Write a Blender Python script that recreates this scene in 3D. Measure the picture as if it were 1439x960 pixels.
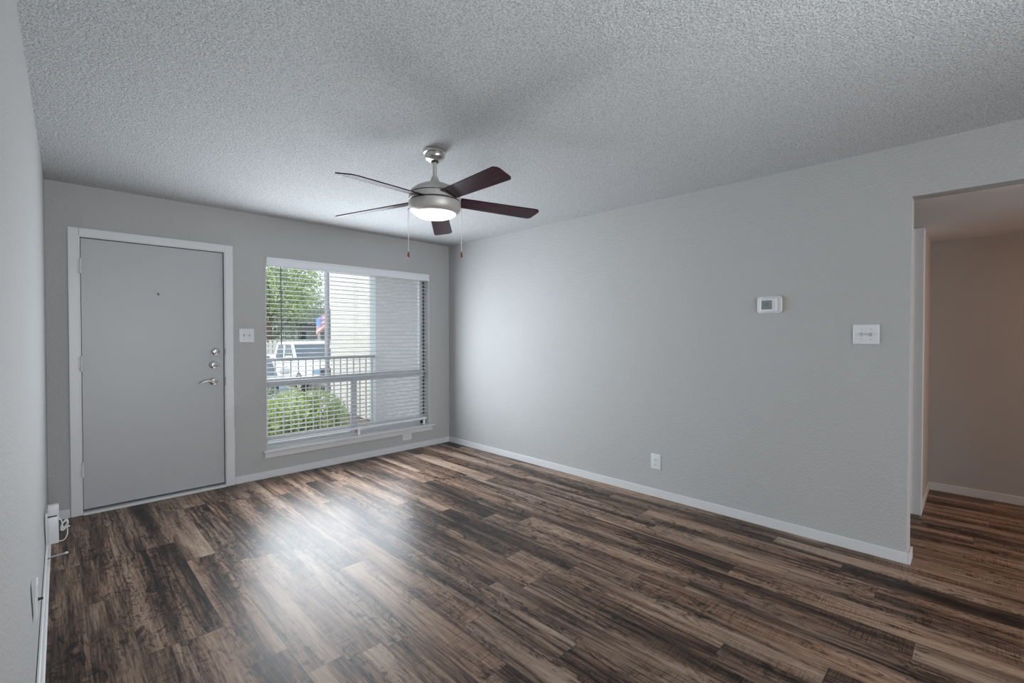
import bpy, bmesh, math, random
from mathutils import Vector, Matrix

random.seed(7)
for o in list(bpy.data.objects):
    bpy.data.objects.remove(o)
SC = bpy.context.scene
COL = SC.collection
R = math.radians

# ------------------------------------------------------------------ camera
cam_d = bpy.data.cameras.new('camera')
cam_d.sensor_fit = 'HORIZONTAL'; cam_d.sensor_width = 36.0
cam_d.lens = 650.56 / 1439.0 * 36.0
cam_d.clip_start = 0.005; cam_d.clip_end = 300
cam = bpy.data.objects.new('camera', cam_d); COL.objects.link(cam)
cam.location = (0.0279, 0.0, 1.3359)
cam.rotation_euler = (R(90 - 0.796), 0, R(-44.807))
SC.camera = cam

# ------------------------------------------------------------------ light and exposure
SC.view_settings.view_transform = 'Standard'
SC.view_settings.look = 'None'
SC.view_settings.exposure = 0.0
SC.view_settings.gamma = 1.0
SC.view_settings.use_curve_mapping = False
SC.render.film_transparent = False
SC.cycles.use_denoising = True
SC.cycles.max_bounces = 12
SC.cycles.diffuse_bounces = 7
SC.cycles.glossy_bounces = 5
SC.cycles.transparent_max_bounces = 24
SC.cycles.sample_clamp_indirect = 6.0

W = bpy.data.worlds.new('sky'); SC.world = W; W.use_nodes = True
bg = W.node_tree.nodes['Background']
bg.inputs[0].default_value = (0.90, 0.945, 1.0, 1)
bg.inputs[1].default_value = 1.5

def add_light(name, kind, loc, rot, energy, color, **kw):
    d = bpy.data.lights.new(name, kind); d.energy = energy; d.color = color
    for k, v in kw.items(): setattr(d, k, v)
    o = bpy.data.objects.new(name, d); COL.objects.link(o)
    o.location = loc; o.rotation_euler = rot
    return o

def aim(o, d):
    o.rotation_euler = Vector(d).to_track_quat('-Z', 'Y').to_euler()

sun = add_light('sun', 'SUN', (0, 0, 20), (0, 0, 0), 3.0, (1.0, 0.95, 0.87), angle=R(0.6))
aim(sun, (0.66, 0.22, -0.72))
# daylight through the front window (added area light stands in the room, before the blind)
win_l = add_light('window_daylight', 'AREA', (2.1, 4.61, 1.21), (0, 0, 0), 82, (0.84, 0.92, 1.0), shape='RECTANGLE', size=1.6, size_y=1.42, spread=R(176))
aim(win_l, (0, -1, 0))
# the sunlit ground seen low in the window is its brightest part
low_l = add_light('window_low_daylight', 'AREA', (1.86, 4.615, 0.66), (0, 0, 0), 5.2, (0.94, 0.97, 1.0), shape='RECTANGLE', size=0.80, size_y=0.60, spread=R(125))
aim(low_l, (0, -1, 0))
win_o = add_light('patio_daylight', 'AREA', (1.7, 5.35, 1.5), (0, 0, 0), 20, (0.92, 0.96, 1.0), shape='RECTANGLE', size=1.6, size_y=1.3)
aim(win_o, (0.55, -1, -0.25))
# sunlight bounced up from the patio and ground outside, through the window
gnd_l = add_light('ground_bounce', 'AREA', (1.8, 4.25, 0.55), (0, 0, 0), 8, (0.95, 0.97, 1.0), shape='RECTANGLE', size=1.6, size_y=0.6, spread=R(130))
aim(gnd_l, (-0.22, -0.62, 0.75))
# added fill light behind the camera, at a made-up opening in the rear wall
rear_l = add_light('rear_fill', 'AREA', (1.15, -5.42, 1.2), (0, 0, 0), 200, (0.90, 0.95, 1.0), shape='RECTANGLE', size=2.3, size_y=2.0)
aim(rear_l, (0, 1, 0.1))
# added fill light, unseen behind the camera, aimed up at the ceiling
ceil_fill_l = add_light('ceiling_fill', 'SPOT', (1.1, -1.3, 0.9), (0, 0, 0), 300, (0.92, 0.97, 1.0), spot_size=R(95), spot_blend=1.0, shadow_soft_size=0.8)
aim(ceil_fill_l, (0.0, 0.55, 0.85))

# ------------------------------------------------------------------ helpers: tagging, meshes
def tag(o, label=None, cat=None, group=None, kind=None):
    if label: o['label'] = label
    if cat: o['category'] = cat
    if group: o['group'] = group
    if kind: o['kind'] = kind
    return o

def empty(name, loc, rz=0.0):
    o = bpy.data.objects.new(name, None); COL.objects.link(o)
    o.location = loc; o.rotation_euler = (0, 0, rz)
    o.empty_display_size = 0.05
    return o

def obj(name, bm, mat, parent=None, smooth=False, loc=None, rot=None, kind=None):
    me = bpy.data.meshes.new(name)
    bmesh.ops.recalc_face_normals(bm, faces=bm.faces[:])
    bm.to_mesh(me); bm.free()
    mats = mat if isinstance(mat, (list, tuple)) else [mat]
    for m in mats: me.materials.append(m)
    if smooth:
        for p in me.polygons: p.use_smooth = True
        if smooth != 'all':
            try: me.set_sharp_from_angle(angle=R(40))
            except Exception: pass
    o = bpy.data.objects.new(name, me); COL.objects.link(o)
    if parent: o.parent = parent
    if loc: o.location = loc
    if rot: o.rotation_euler = rot
    if kind: o['kind'] = kind
    return o

def BM(): return bmesh.new()

def box(bm, x0, x1, y0, y1, z0, z1, bevel=0.0, seg=2, mi=0):
    vs = [bm.verts.new(p) for p in ((x0,y0,z0),(x1,y0,z0),(x1,y1,z0),(x0,y1,z0),(x0,y0,z1),(x1,y0,z1),(x1,y1,z1),(x0,y1,z1))]
    fs = [bm.faces.new([vs[i] for i in f]) for f in ((0,3,2,1),(4,5,6,7),(0,1,5,4),(1,2,6,5),(2,3,7,6),(3,0,4,7))]
    for f in fs: f.material_index = mi
    if bevel > 0:
        es = list({e for f in fs for e in f.edges})
        bmesh.ops.bevel(bm, geom=es, offset=bevel, segments=seg, profile=0.5, affect='EDGES')
    return bm

def bar(bm, a, b, wx, wz, up=(0, 0, 1)):
    a, b = Vector(a), Vector(b); d = (b - a).normalized(); u = Vector(up)
    s = d.cross(u)
    if s.length < 1e-4: s = d.cross(Vector((0, 1, 0)))
    s.normalize(); u = s.cross(d).normalized()
    v = []
    for p in (a, b):
        for i, j in ((-1,-1),(1,-1),(1,1),(-1,1)):
            v.append(bm.verts.new(p + s*i*wx/2 + u*j*wz/2))
    for f in ((0,1,2,3),(7,6,5,4),(0,4,5,1),(1,5,6,2),(2,6,7,3),(3,7,4,0)):
        bm.faces.new([v[i] for i in f])
    return bm

def lathe(bm, prof, seg=40, cx=0.0, cy=0.0, mi=0):
    rings = []
    for r, z in prof:
        if r < 1e-6: rings.append([bm.verts.new((cx, cy, z))])
        else: rings.append([bm.verts.new((cx + r*math.cos(2*math.pi*i/seg), cy + r*math.sin(2*math.pi*i/seg), z)) for i in range(seg)])
    for a, b in zip(rings, rings[1:]):
        for i in range(seg):
            j = (i + 1) % seg
            if len(a) == 1 and len(b) == 1: continue
            if len(a) == 1: f = bm.faces.new((a[0], b[i], b[j]))
            elif len(b) == 1: f = bm.faces.new((a[i], b[0], a[j]))
            else: f = bm.faces.new((a[i], b[i], b[j], a[j]))
            f.material_index = mi
    return bm

def tube(bm, pts, r, seg=8, cap=True):
    pts = [Vector(p) for p in pts]; n = len(pts)
    rr = r if isinstance(r, (list, tuple)) else [r]*n
    rings = []; ref = Vector((0.13, 0.27, 0.95))
    for i, p in enumerate(pts):
        d = (pts[min(i+1, n-1)] - pts[max(i-1, 0)]).normalized()
        s = d.cross(ref)
        if s.length < 1e-3: s = d.cross(Vector((1, 0, 0)))
        s.normalize(); u = s.cross(d)
        ref = u
        rings.append([bm.verts.new(p + (s*math.cos(2*math.pi*k/seg) + u*math.sin(2*math.pi*k/seg))*rr[i]) for k in range(seg)])
    for a, b in zip(rings, rings[1:]):
        for k in range(seg): bm.faces.new((a[k], a[(k+1) % seg], b[(k+1) % seg], b[k]))
    if cap:
        bm.faces.new(rings[0][::-1]); bm.faces.new(rings[-1])
    return bm

def rrect(w, h, r, n=5):
    out = []
    for cx, cy, a0 in ((w/2-r, h/2-r, 0), (-w/2+r, h/2-r, 90), (-w/2+r, -h/2+r, 180), (w/2-r, -h/2+r, 270)):
        for k in range(n + 1):
            a = R(a0 + 90*k/n); out.append((cx + r*math.cos(a), cy + r*math.sin(a)))
    return out

def plate(bm, outline, t, inset=0.0, drop=0.0, off=(0, 0, 0), mi=0):
    """flat piece in the local XZ plane, front face toward -Y at y=-t; inset/drop gives a rounded front edge"""
    ox, oy, oz = off
    def ring(s, y):
        return [bm.verts.new((ox + p[0]*s[0], oy + y, oz + p[1]*s[1])) for p in outline]
    w = max(p[0] for p in outline); h = max(p[1] for p in outline)
    r = [ring((1, 1), 0), ring((1, 1), -(t - drop))]
    if inset > 0:
        r.append(ring(((w-inset*.35)/w, (h-inset*.35)/h), -(t - drop*.3)))
        r.append(ring(((w-inset)/w, (h-inset)/h), -t))
    n = len(outline)
    for a, b in zip(r, r[1:]):
        for i in range(n):
            f = bm.faces.new((a[i], a[(i+1) % n], b[(i+1) % n], b[i])); f.material_index = mi
    f = bm.faces.new(r[-1]); f.material_index = mi
    f = bm.faces.new(r[0][::-1]); f.material_index = mi
    return bm

def wall_holes(bm, axis, u0, u1, z0, z1, t0, t1, holes):
    """thick wall with rectangular holes; axis 'x' = runs along x (thickness in y) or 'y' (thickness in x)"""
    us = sorted({u0, u1, *[h[0] for h in holes], *[h[1] for h in holes]})
    zs = sorted({z0, z1, *[h[2] for h in holes], *[h[3] for h in holes]})
    us = [u for u in us if u0 <= u <= u1]; zs = [z for z in zs if z0 <= z <= z1]
    def solid(i, j):
        if i < 0 or j < 0 or i >= len(us)-1 or j >= len(zs)-1: return False
        u = (us[i]+us[i+1])/2; z = (zs[j]+zs[j+1])/2
        return not any(h[0] < u < h[1] and h[2] < z < h[3] for h in holes)
    cache = {}
    def V(i, j, t):
        k = (i, j, t)
        if k not in cache:
            cache[k] = bm.verts.new((us[i], t, zs[j]) if axis == 'x' else (t, us[i], zs[j]))
        return cache[k]
    for i in range(len(us)-1):
        for j in range(len(zs)-1):
            if not solid(i, j): continue
            bm.faces.new((V(i,j,t0), V(i+1,j,t0), V(i+1,j+1,t0), V(i,j+1,t0)))
            bm.faces.new((V(i,j,t1), V(i,j+1,t1), V(i+1,j+1,t1), V(i+1,j,t1)))
            for di, dj, a, b in ((-1,0,(i,j),(i,j+1)), (1,0,(i+1,j),(i+1,j+1)), (0,-1,(i,j),(i+1,j)), (0,1,(i,j+1),(i+1,j+1))):
                if not solid(i+di, j+dj):
                    bm.faces.new((V(*a,t0), V(*b,t0), V(*b,t1), V(*a,t1)))
    return bm

# ------------------------------------------------------------------ materials
class NT:
    def __init__(s, name):
        s.m = bpy.data.materials.new(name); s.m.use_nodes = True
        s.t = s.m.node_tree; s.t.nodes.clear()
        s.out = s.t.nodes.new('ShaderNodeOutputMaterial')
    def n(s, typ, **kw):
        nd = s.t.nodes.new(typ)
        for k, v in kw.items():
            if k.startswith('i_'):
                key = k[2:]; key = int(key) if key.isdigit() else key.replace('_', ' ')
                s.set(nd.inputs[key], v)
            else: setattr(nd, k, v)
        return nd
    def set(s, inp, v):
        if hasattr(v, 'node') or isinstance(v, bpy.types.NodeSocket): s.t.links.new(v, inp)
        else: inp.default_value = v
    def math(s, op, a, b=None, c=None, clamp=False):
        nd = s.t.nodes.new('ShaderNodeMath'); nd.operation = op; nd.use_clamp = clamp
        for i, v in enumerate((a, b, c)):
            if v is not None: s.set(nd.inputs[i], v)
        return nd.outputs[0]
    def mix(s, f, a, b, mode='MIX'):
        nd = s.t.nodes.new('ShaderNodeMix'); nd.data_type = 'RGBA'; nd.blend_type = mode
        s.set(nd.inputs[0], f); s.set(nd.inputs[6], a); s.set(nd.inputs[7], b)
        return nd.outputs[2]
    def ramp(s, f, stops):
        nd = s.t.nodes.new('ShaderNodeValToRGB'); e = nd.color_ramp.elements
        while len(e) < len(stops): e.new(0.5)
        for el, (p, c) in zip(e, stops):
            el.position = p; el.color = (c, c, c, 1) if isinstance(c, (int, float)) else (*c, 1)
        s.set(nd.inputs[0], f); return nd.outputs[0]
    def pos(s): return s.n('ShaderNodeNewGeometry').outputs['Position']
    def noise(s, vec, scale, detail=3, rough=0.5, dist=0.0, dim='3D'):
        nd = s.n('ShaderNodeTexNoise', noise_dimensions=dim, i_Scale=scale, i_Detail=detail, i_Roughness=rough, i_Distortion=dist)
        s.set(nd.inputs['Vector'], vec); return nd.outputs['Fac']
    def scale(s, vec, v, add=None):
        nd = s.n('ShaderNodeVectorMath', operation='MULTIPLY'); s.set(nd.inputs[0], vec); nd.inputs[1].default_value = v
        o = nd.outputs[0]
        if add is not None:
            nd2 = s.n('ShaderNodeVectorMath', operation='ADD'); s.set(nd2.inputs[0], o); s.set(nd2.inputs[1], add); o = nd2.outputs[0]
        return o
    def bump(s, h, strength, dist):
        nd = s.n('ShaderNodeBump', i_Strength=strength, i_Distance=dist); s.set(nd.inputs['Height'], h); return nd.outputs[0]
    def bsdf(s, color, rough=0.5, normal=None, **kw):
        nd = s.n('ShaderNodeBsdfPrincipled'); s.set(nd.inputs['Base Color'], color); s.set(nd.inputs['Roughness'], rough)
        if normal is not None: s.set(nd.inputs['Normal'], normal)
        for k, v in kw.items(): s.set(nd.inputs[k.replace('_', ' ')], v)
        s.t.links.new(nd.outputs[0], s.out.inputs[0]); return nd

def C(r, g=None, b=None):
    return (r, r if g is None else g, r if b is None else b, 1)

def plain(name, col, rough=0.5, metal=0.0, var=0.05, scale=30.0, bump=0.0, **kw):
    t = NT(name); p = t.pos()
    n = t.noise(p, scale, 3)
    k = t.math('ADD', t.math('MULTIPLY', n, 2*var), 1 - var)
    c = t.mix(1.0, (*col, 1), k, 'MULTIPLY')
    nrm = t.bump(t.noise(p, scale*4, 2), bump, 0.002) if bump else None
    t.bsdf(c, rough, nrm, Metallic=metal, **kw)
    return t.m

def make_wall(name, col, bump=0.65):
    t = NT(name); p = t.pos()
    n1 = t.noise(p, 95, 3, 0.55); n2 = t.noise(p, 1.1, 2)
    knock = t.ramp(n1, [(0.40, 0.0), (0.62, 1.0)])
    h = t.math('ADD', knock, t.math('MULTIPLY', t.noise(p, 240, 2), 0.4))
    k = t.math('ADD', t.math('MULTIPLY', n2, 0.05), 0.975)
    c = t.mix(1.0, (*col, 1), k, 'MULTIPLY')
    t.bsdf(c, 0.75, t.bump(h, bump, 0.0022), Specular_IOR_Level=0.2)
    return t.m
M_wall = make_wall('grey_wall_paint', (0.445, 0.445, 0.440))
M_hall = make_wall('hall_wall_paint', (0.445, 0.435, 0.420), 0.2)

def make_popcorn(name, col):
    t = NT(name); p = t.pos()
    v = t.n('ShaderNodeTexVoronoi', feature='SMOOTH_F1', i_Scale=120.0); t.set(v.inputs['Vector'], p)
    v.inputs['Smoothness'].default_value = 0.35
    blob = t.ramp(v.outputs['Distance'], [(0.05, 1.0), (0.62, 0.0)])
    n = t.noise(p, 92, 4, 0.65)
    h = t.math('ADD', t.math('MULTIPLY', blob, 0.55), t.ramp(n, [(0.32, 0.0), (0.70, 1.0)]))
    shade_spk = t.ramp(t.noise(p, 130, 3, 0.6), [(0.32, 0.58), (0.58, 1.0)])  # dark specks paint the popcorn's own small shadows into the colour
    c = t.mix(1.0, (*col, 1), shade_spk, 'MULTIPLY')
    t.bsdf(c, 0.85, t.bump(h, 1.0, 0.010), Specular_IOR_Level=0.2)
    return t.m
M_ceil = make_popcorn('popcorn_ceiling', (0.74, 0.75, 0.755))
M_soffit = make_wall('hall_ceiling_paint', (0.82, 0.82, 0.82), 0.5)

M_trim = plain('white_trim_paint', (0.63, 0.635, 0.64), 0.35, var=0.02, scale=5)
M_door = plain('white_door_paint', (0.415, 0.42, 0.425), 0.38, var=0.02, scale=3)
M_plastic = plain('white_plastic', (0.68, 0.69, 0.70), 0.35, var=0.01)
M_toggle = plain('pale_grey_plastic', (0.42, 0.43, 0.44), 0.35, var=0.02)
M_ivory = plain('tan_primer_patch', (0.43, 0.405, 0.36), 0.7)
M_dark = plain('dark_gap', (0.015, 0.014, 0.014), 0.7)
M_nickel = plain('brushed_nickel', (0.62, 0.60, 0.57), 0.28, metal=1.0, var=0.04, scale=60)
M_satin = plain('satin_nickel_housing', (0.52, 0.505, 0.485), 0.48, metal=0.45, var=0.03, scale=20)
M_steel = plain('polished_steel', (0.66, 0.66, 0.67), 0.18, metal=1.0, var=0.03)
M_lcd = plain('lcd_screen', (0.20, 0.24, 0.23), 0.2, var=0.03)
M_lcd2 = plain('lcd_digits', (0.05, 0.06, 0.06), 0.3)
M_blind = plain('white_blind_slat', (0.73, 0.75, 0.78), 0.40, var=0.015)
M_wand = plain('grey_wand', (0.07, 0.075, 0.085), 0.3)
M_cord = plain('white_cord', (0.75, 0.75, 0.76), 0.6)
M_alu = plain('grey_aluminium_frame', (0.55, 0.56, 0.585), 0.35, metal=0.3, var=0.03)
M_bronze = plain('brown_window_track', (0.085, 0.08, 0.075), 0.45)
M_cable = plain('white_cable', (0.72, 0.73, 0.74), 0.4)
M_rail = plain('grey_railing_paint', (0.40, 0.40, 0.425), 0.5)
M_conc = plain('patio_concrete', (0.58, 0.57, 0.55), 0.85, var=0.15, scale=6, bump=0.3)
M_asph = plain('pale_parking_concrete', (0.60, 0.56, 0.54), 0.9, var=0.12, scale=2.5, bump=0.3)
M_soil = plain('mulch_ground', (0.16, 0.12, 0.09), 0.95, var=0.5, scale=14, bump=0.6)
M_bark = plain('tree_bark', (0.13, 0.10, 0.075), 0.9, var=0.4, scale=12, bump=0.8)
M_stucco = plain('patio_soffit_paint', (0.5, 0.5, 0.5), 0.9)
M_post = plain('pale_corner_post', (0.66, 0.74, 0.78), 0.6, var=0.03)
M_pole = plain('grey_steel_pole', (0.30, 0.31, 0.36), 0.45, var=0.05)
M_fence = plain('pale_fence_wood', (0.60, 0.60, 0.58), 0.8, var=0.15, scale=5)
M_house = plain('far_house_siding', (0.42, 0.45, 0.46), 0.8, var=0.08, scale=2)
M_roof = plain('far_house_roof', (0.10, 0.11, 0.11), 0.85, var=0.2, scale=4)
M_chain = plain('bright_bead_chain', (0.78, 0.76, 0.72), 0.4, metal=0.3, var=0.02)
M_bulb = NT('lamp_glass')
_e = M_bulb.bsdf((0.95, 0.93, 0.90, 1), 0.35, Emission_Color=(1.0, 0.90, 0.78, 1), Emission_Strength=1.15); M_bulb = M_bulb.m

def make_glass():
    t = NT('window_glass')
    lw = t.n('ShaderNodeFresnel', i_IOR=1.45)
    tr = t.n('ShaderNodeBsdfTransparent', i_Color=(0.95, 0.975, 0.975, 1))
    gl = t.n('ShaderNodeBsdfGlossy', i_Color=(1, 1, 1, 1), i_Roughness=0.02)
    mx = t.n('ShaderNodeMixShader'); t.set(mx.inputs[0], lw.outputs[0])
    t.t.links.new(tr.outputs[0], mx.inputs[1]); t.t.links.new(gl.outputs[0], mx.inputs[2])
    t.t.links.new(mx.outputs[0], t.out.inputs[0]); return t.m
M_glass = make_glass()

def make_blade():
    t = NT('mahogany_blade')
    tc = t.n('ShaderNodeTexCoord').outputs['Object']
    g = t.noise(t.scale(tc, (4, 70, 4)), 1.0, 4, 0.6)
    c = t.mix(t.ramp(g, [(0.3, 0.0), (0.7, 1.0)]), C(0.012, 0.004, 0.007), C(0.055, 0.012, 0.022))
    t.bsdf(c, 0.22, None, Specular_IOR_Level=0.16)
    return t.m
M_blade = make_blade()

def make_floor():
    t = NT('weathered_oak_planks'); p = t.pos()
    sx = t.n('ShaderNodeSeparateXYZ'); t.set(sx.inputs[0], p)
    x, y = sx.outputs[0], sx.outputs[1]
    PW, PL = 0.150, 1.22
    u = t.math('DIVIDE', t.math('ADD', x, 0.022), PW)
    row = t.math('FLOOR', u)
    wn = t.n('ShaderNodeTexWhiteNoise', noise_dimensions='1D'); t.set(wn.inputs['W'], t.math('ADD', row, 3.3))
    v = t.math('ADD', t.math('DIVIDE', y, PL), t.math('MULTIPLY', wn.outputs['Value'], 7.0))
    col = t.math('FLOOR', v)
    cb = t.n('ShaderNodeCombineXYZ'); t.set(cb.inputs[0], row); t.set(cb.inputs[1], col)
    w2 = t.n('ShaderNodeTexWhiteNoise', noise_dimensions='2D'); t.set(w2.inputs['Vector'], cb.outputs[0])
    off = t.scale(w2.outputs['Color'], (37.0, 53.0, 29.0))
    rs = t.n('ShaderNodeSeparateColor'); t.set(rs.inputs[0], w2.outputs['Color'])
    fu = t.math('FRACT', u); fv = t.math('FRACT', v)
    def tex(sxy, detail, rough, dist=0.0):
        return t.noise(t.scale(p, (*sxy, 1), off), 1.0, detail, rough, dist)
    broad = tex((8.5, 0.55), 3, 0.5, 0.4)         # long light and dark bands
    mid = tex((26, 1.9), 5, 0.68, 0.8)             # streaks
    fine = tex((150, 6), 4, 0.75, 0.3)             # grain
    burl = tex((17, 7), 5, 0.70, 2.4)              # knots and smoky patches
    patch = tex((5.5, 1.6), 2, 0.5)
    saw = tex((9, 250), 2, 0.6, 0.5)               # cross-cut saw marks
    sawm = t.ramp(tex((7, 1.9), 2, 0.5), [(0.46, 0.0), (0.62, 1.0)])
    wv = t.n('ShaderNodeTexWave', wave_type='BANDS', bands_direction='X', i_Scale=9.0, i_Distortion=8.5, i_Detail=2.5)
    wv.inputs['Detail Scale'].default_value = 0.9
    t.set(wv.inputs['Vector'], t.scale(p, (1.0, 0.22, 1), off))
    cath = wv.outputs['Fac']                       # cathedral grain
    def ctr(n, k): return t.math('MULTIPLY', t.math('SUBTRACT', n, 0.5), k)
    val = t.math('ADD', 0.545, ctr(broad, 1.5))
    for nd, k in ((mid, 0.88), (fine, 0.95), (rs.outputs[0], 0.26)):
        val = t.math('ADD', val, ctr(nd, k))
    bm_ = t.math('MULTIPLY', t.ramp(burl, [(0.50, 0.0), (0.64, 1.0)]), t.ramp(patch, [(0.42, 0.1), (0.58, 1.0)]))
    val = t.math('SUBTRACT', val, t.math('MULTIPLY', bm_, 0.36))
    val = t.math('SUBTRACT', val, t.math('MULTIPLY', t.math('MULTIPLY', t.ramp(saw, [(0.50, 0.0), (0.60, 1.0)]), sawm), 0.17))
    cm = t.ramp(tex((5, 0.9), 2, 0.5), [(0.50, 0.0), (0.60, 1.0)])
    val = t.math('SUBTRACT', val, t.math('MULTIPLY', t.math('MULTIPLY', t.ramp(cath, [(0.0, 1.0), (0.35, 0.0)]), cm), 0.20))
    c = t.ramp(val, [(0.06, (0.010, 0.008, 0.0075)), (0.28, (0.045, 0.029, 0.022)), (0.46, (0.122, 0.080, 0.058)), (0.64, (0.228, 0.162, 0.121)), (0.92, (0.37, 0.288, 0.225))])
    # warm / grey plank tint
    c = t.mix(t.math('MULTIPLY', rs.outputs[1], 0.55), c, t.mix(1.0, c, C(1.16, 0.96, 0.82), 'MULTIPLY'))
    eu = t.math('MINIMUM', fu, t.math('SUBTRACT', 1.0, fu)); ev = t.math('MINIMUM', fv, t.math('SUBTRACT', 1.0, fv))
    gap = t.math('MAXIMUM', t.math('LESS_THAN', eu, 0.006), t.math('LESS_THAN', ev, 0.0009))
    c = t.mix(t.math('MULTIPLY', gap, 0.7), c, C(0.012, 0.010, 0.009))
    h = t.math('SUBTRACT', t.math('MULTIPLY', val, 0.6), t.math('MULTIPLY', gap, 0.8))
    rough = t.math('ADD', t.math('MULTIPLY', fine, 0.16), 0.25)
    t.bsdf(c, rough, t.bump(h, 0.25, 0.0015), IOR=1.5, Specular_IOR_Level=0.07, Coat_Weight=0.25, Coat_Roughness=0.50)
    return t.m
M_floor = make_floor()

def make_brick(name, c1, c2, mortar, axis, bw=0.20, bh=0.067, bump=0.5):
    t = NT(name); p = t.pos()
    s = t.n('ShaderNodeSeparateXYZ'); t.set(s.inputs[0], p)
    cb = t.n('ShaderNodeCombineXYZ'); t.set(cb.inputs[0], s.outputs[1 if axis == 'y' else 0]); t.set(cb.inputs[1], s.outputs[2])
    b = t.n('ShaderNodeTexBrick', i_Color1=(*c1, 1), i_Color2=(*c2, 1), i_Mortar=(*mortar, 1), i_Scale=1.0)
    b.inputs['Mortar Size'].default_value = 0.006; b.inputs['Brick Width'].default_value = bw; b.inputs['Row Height'].default_value = bh
    t.set(b.inputs['Vector'], cb.outputs[0])
    h = t.math('SUBTRACT', 1.0, b.outputs['Fac'])
    t.bsdf(b.outputs['Color'], 0.85, t.bump(h, bump, 0.004)); return t.m
M_brick = make_brick('painted_patio_brick', (0.58, 0.585, 0.61), (0.53, 0.535, 0.56), (0.46, 0.465, 0.49), 'y')
M_brick2 = make_brick('cream_neighbour_brick', (0.72, 0.705, 0.695), (0.65, 0.635, 0.625), (0.55, 0.535, 0.525), 'y')

def make_leaf(name, c1, c2, sc=9.0):
    t = NT(name); p = t.pos()
    oi = t.noise(p, sc, 3, 0.7)
    c = t.mix(t.ramp(oi, [(0.35, 0.0), (0.65, 1.0)]), (*c1, 1), (*c2, 1))
    bs = t.n('ShaderNodeBsdfPrincipled'); t.set(bs.inputs['Base Color'], c); bs.inputs['Roughness'].default_value = 0.5
    tl = t.n('ShaderNodeBsdfTranslucent'); t.set(tl.inputs[0], c)
    mx = t.n('ShaderNodeMixShader', i_0=0.4)
    t.t.links.new(bs.outputs[0], mx.inputs[1]); t.t.links.new(tl.outputs[0], mx.inputs[2])
    t.t.links.new(mx.outputs[0], t.out.inputs[0]); return t.m
M_leaf_hedge = make_leaf('hedge_leaves', (0.30, 0.46, 0.13), (0.70, 0.80, 0.36))
M_leaf_shrub = make_leaf('shrub_leaves', (0.26, 0.33, 0.24), (0.50, 0.57, 0.46))
M_leaf_tree = make_leaf('tree_leaves', (0.20, 0.32, 0.15), (0.68, 0.78, 0.42), 2.6)

def carpaint(name, col): return plain(name, col, 0.25, var=0.01, Coat_Weight=0.6, Coat_Roughness=0.05)
M_car_white = carpaint('white_car_paint', (0.80, 0.82, 0.84))
M_car_silver = carpaint('silver_car_paint', (0.60, 0.64, 0.68))
M_car_glass = plain('tinted_car_glass', (0.10, 0.13, 0.17), 0.08, var=0.02)
M_tire = plain('black_tyre', (0.03, 0.03, 0.035), 0.8)
M_rim = plain('alloy_rim', (0.6, 0.62, 0.65), 0.3, metal=0.8)
M_grille = plain('dark_grille', (0.06, 0.07, 0.10), 0.4)
M_lens = plain('headlight_lens', (0.30, 0.45, 0.62), 0.1)

# ------------------------------------------------------------------ room shell
D, WX, H, YE = 4.671, 3.555, 2.44, 0.276
REAR = -5.5
HX = 5.412                       # far wall of the hall
HZ = 2.135                       # hall ceiling height
HY = 0.295                       # side wall of the hall

def S(o): o['kind'] = 'structure'; return o

# floor
bm = BM(); box(bm, -0.35, HX + 0.2, REAR - 0.2, D + 0.05, -0.12, 0.0)
S(obj('floor', bm, M_floor))
bm = BM(); box(bm, -0.35, WX + 0.13, REAR - 0.2, D + 0.16, H, H + 0.12)
S(obj('ceiling', bm, M_ceil))
bm = BM(); box(bm, WX + 0.115, HX + 0.2, REAR - 0.2, 1.6, HZ, HZ + 0.3)
S(obj('ceiling_hall', bm, M_soffit))

# back wall with door and window openings
DX0, DX1, DZ1 = 0.163, 1.116, 2.072
WX0, WX1, WZ0, WZ1 = 1.443, 3.250, 0.262, 2.063
bm = BM(); wall_holes(bm, 'x', -0.35, WX + 0.14, -0.1, H, D, D + 0.16, [(DX0, DX1, -0.2, DZ1), (WX0 - 0.006, WX1 + 0.006, WZ0 - 0.022, WZ1 + 0.002)])
S(obj('wall_back', bm, M_wall))

# right wall, with the wide opening to the hall and its header
bm = BM(); wall_holes(bm, 'y', REAR, D + 0.0, -0.1, H, WX, WX + 0.115, [(-1.9, YE, -0.2, HZ)])
es = [e for e in bm.edges if all(abs(v.co.y - YE) < 1e-4 for v in e.verts) and all(abs(v.co.x - WX) < 1e-4 for v in e.verts)]
bmesh.ops.bevel(bm, geom=es, offset=0.012, segments=4, profile=0.5, affect='EDGES')
S(obj('wall_right', bm, M_wall))

# left wall: a touch out of plumb, as in the photo
def xlb(y): return -0.004 - 0.0090*(D - y)
def xlt(y): return -0.002 - 0.0180*(D - y)
def xl(y, z): return xlb(y) + (xlt(y) - xlb(y))*z/H
bm = BM()
v = [bm.verts.new(p) for p in ((xlb(D), D, 0), (xlb(REAR), REAR, 0), (xlt(REAR), REAR, H), (xlt(D), D, H),
                               (-0.35, D, 0), (-0.35, REAR, 0), (-0.35, REAR, H), (-0.35, D, H))]
for f in ((0,1,2,3), (5,4,7,6), (1,5,6,2), (4,0,3,7), (3,2,6,7), (4,5,1,0)): bm.faces.new([v[i] for i in f])
S(obj('wall_left', bm, M_wall))

# rear wall, behind the camera, with a wide opening added for the fill light
bm = BM(); wall_holes(bm, 'x', -0.35, HX + 0.2, -0.1, H, REAR - 0.12, REAR, [(0.0, 2.3, -0.2, 2.12)])
S(obj('wall_rear', bm, M_wall))

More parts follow.
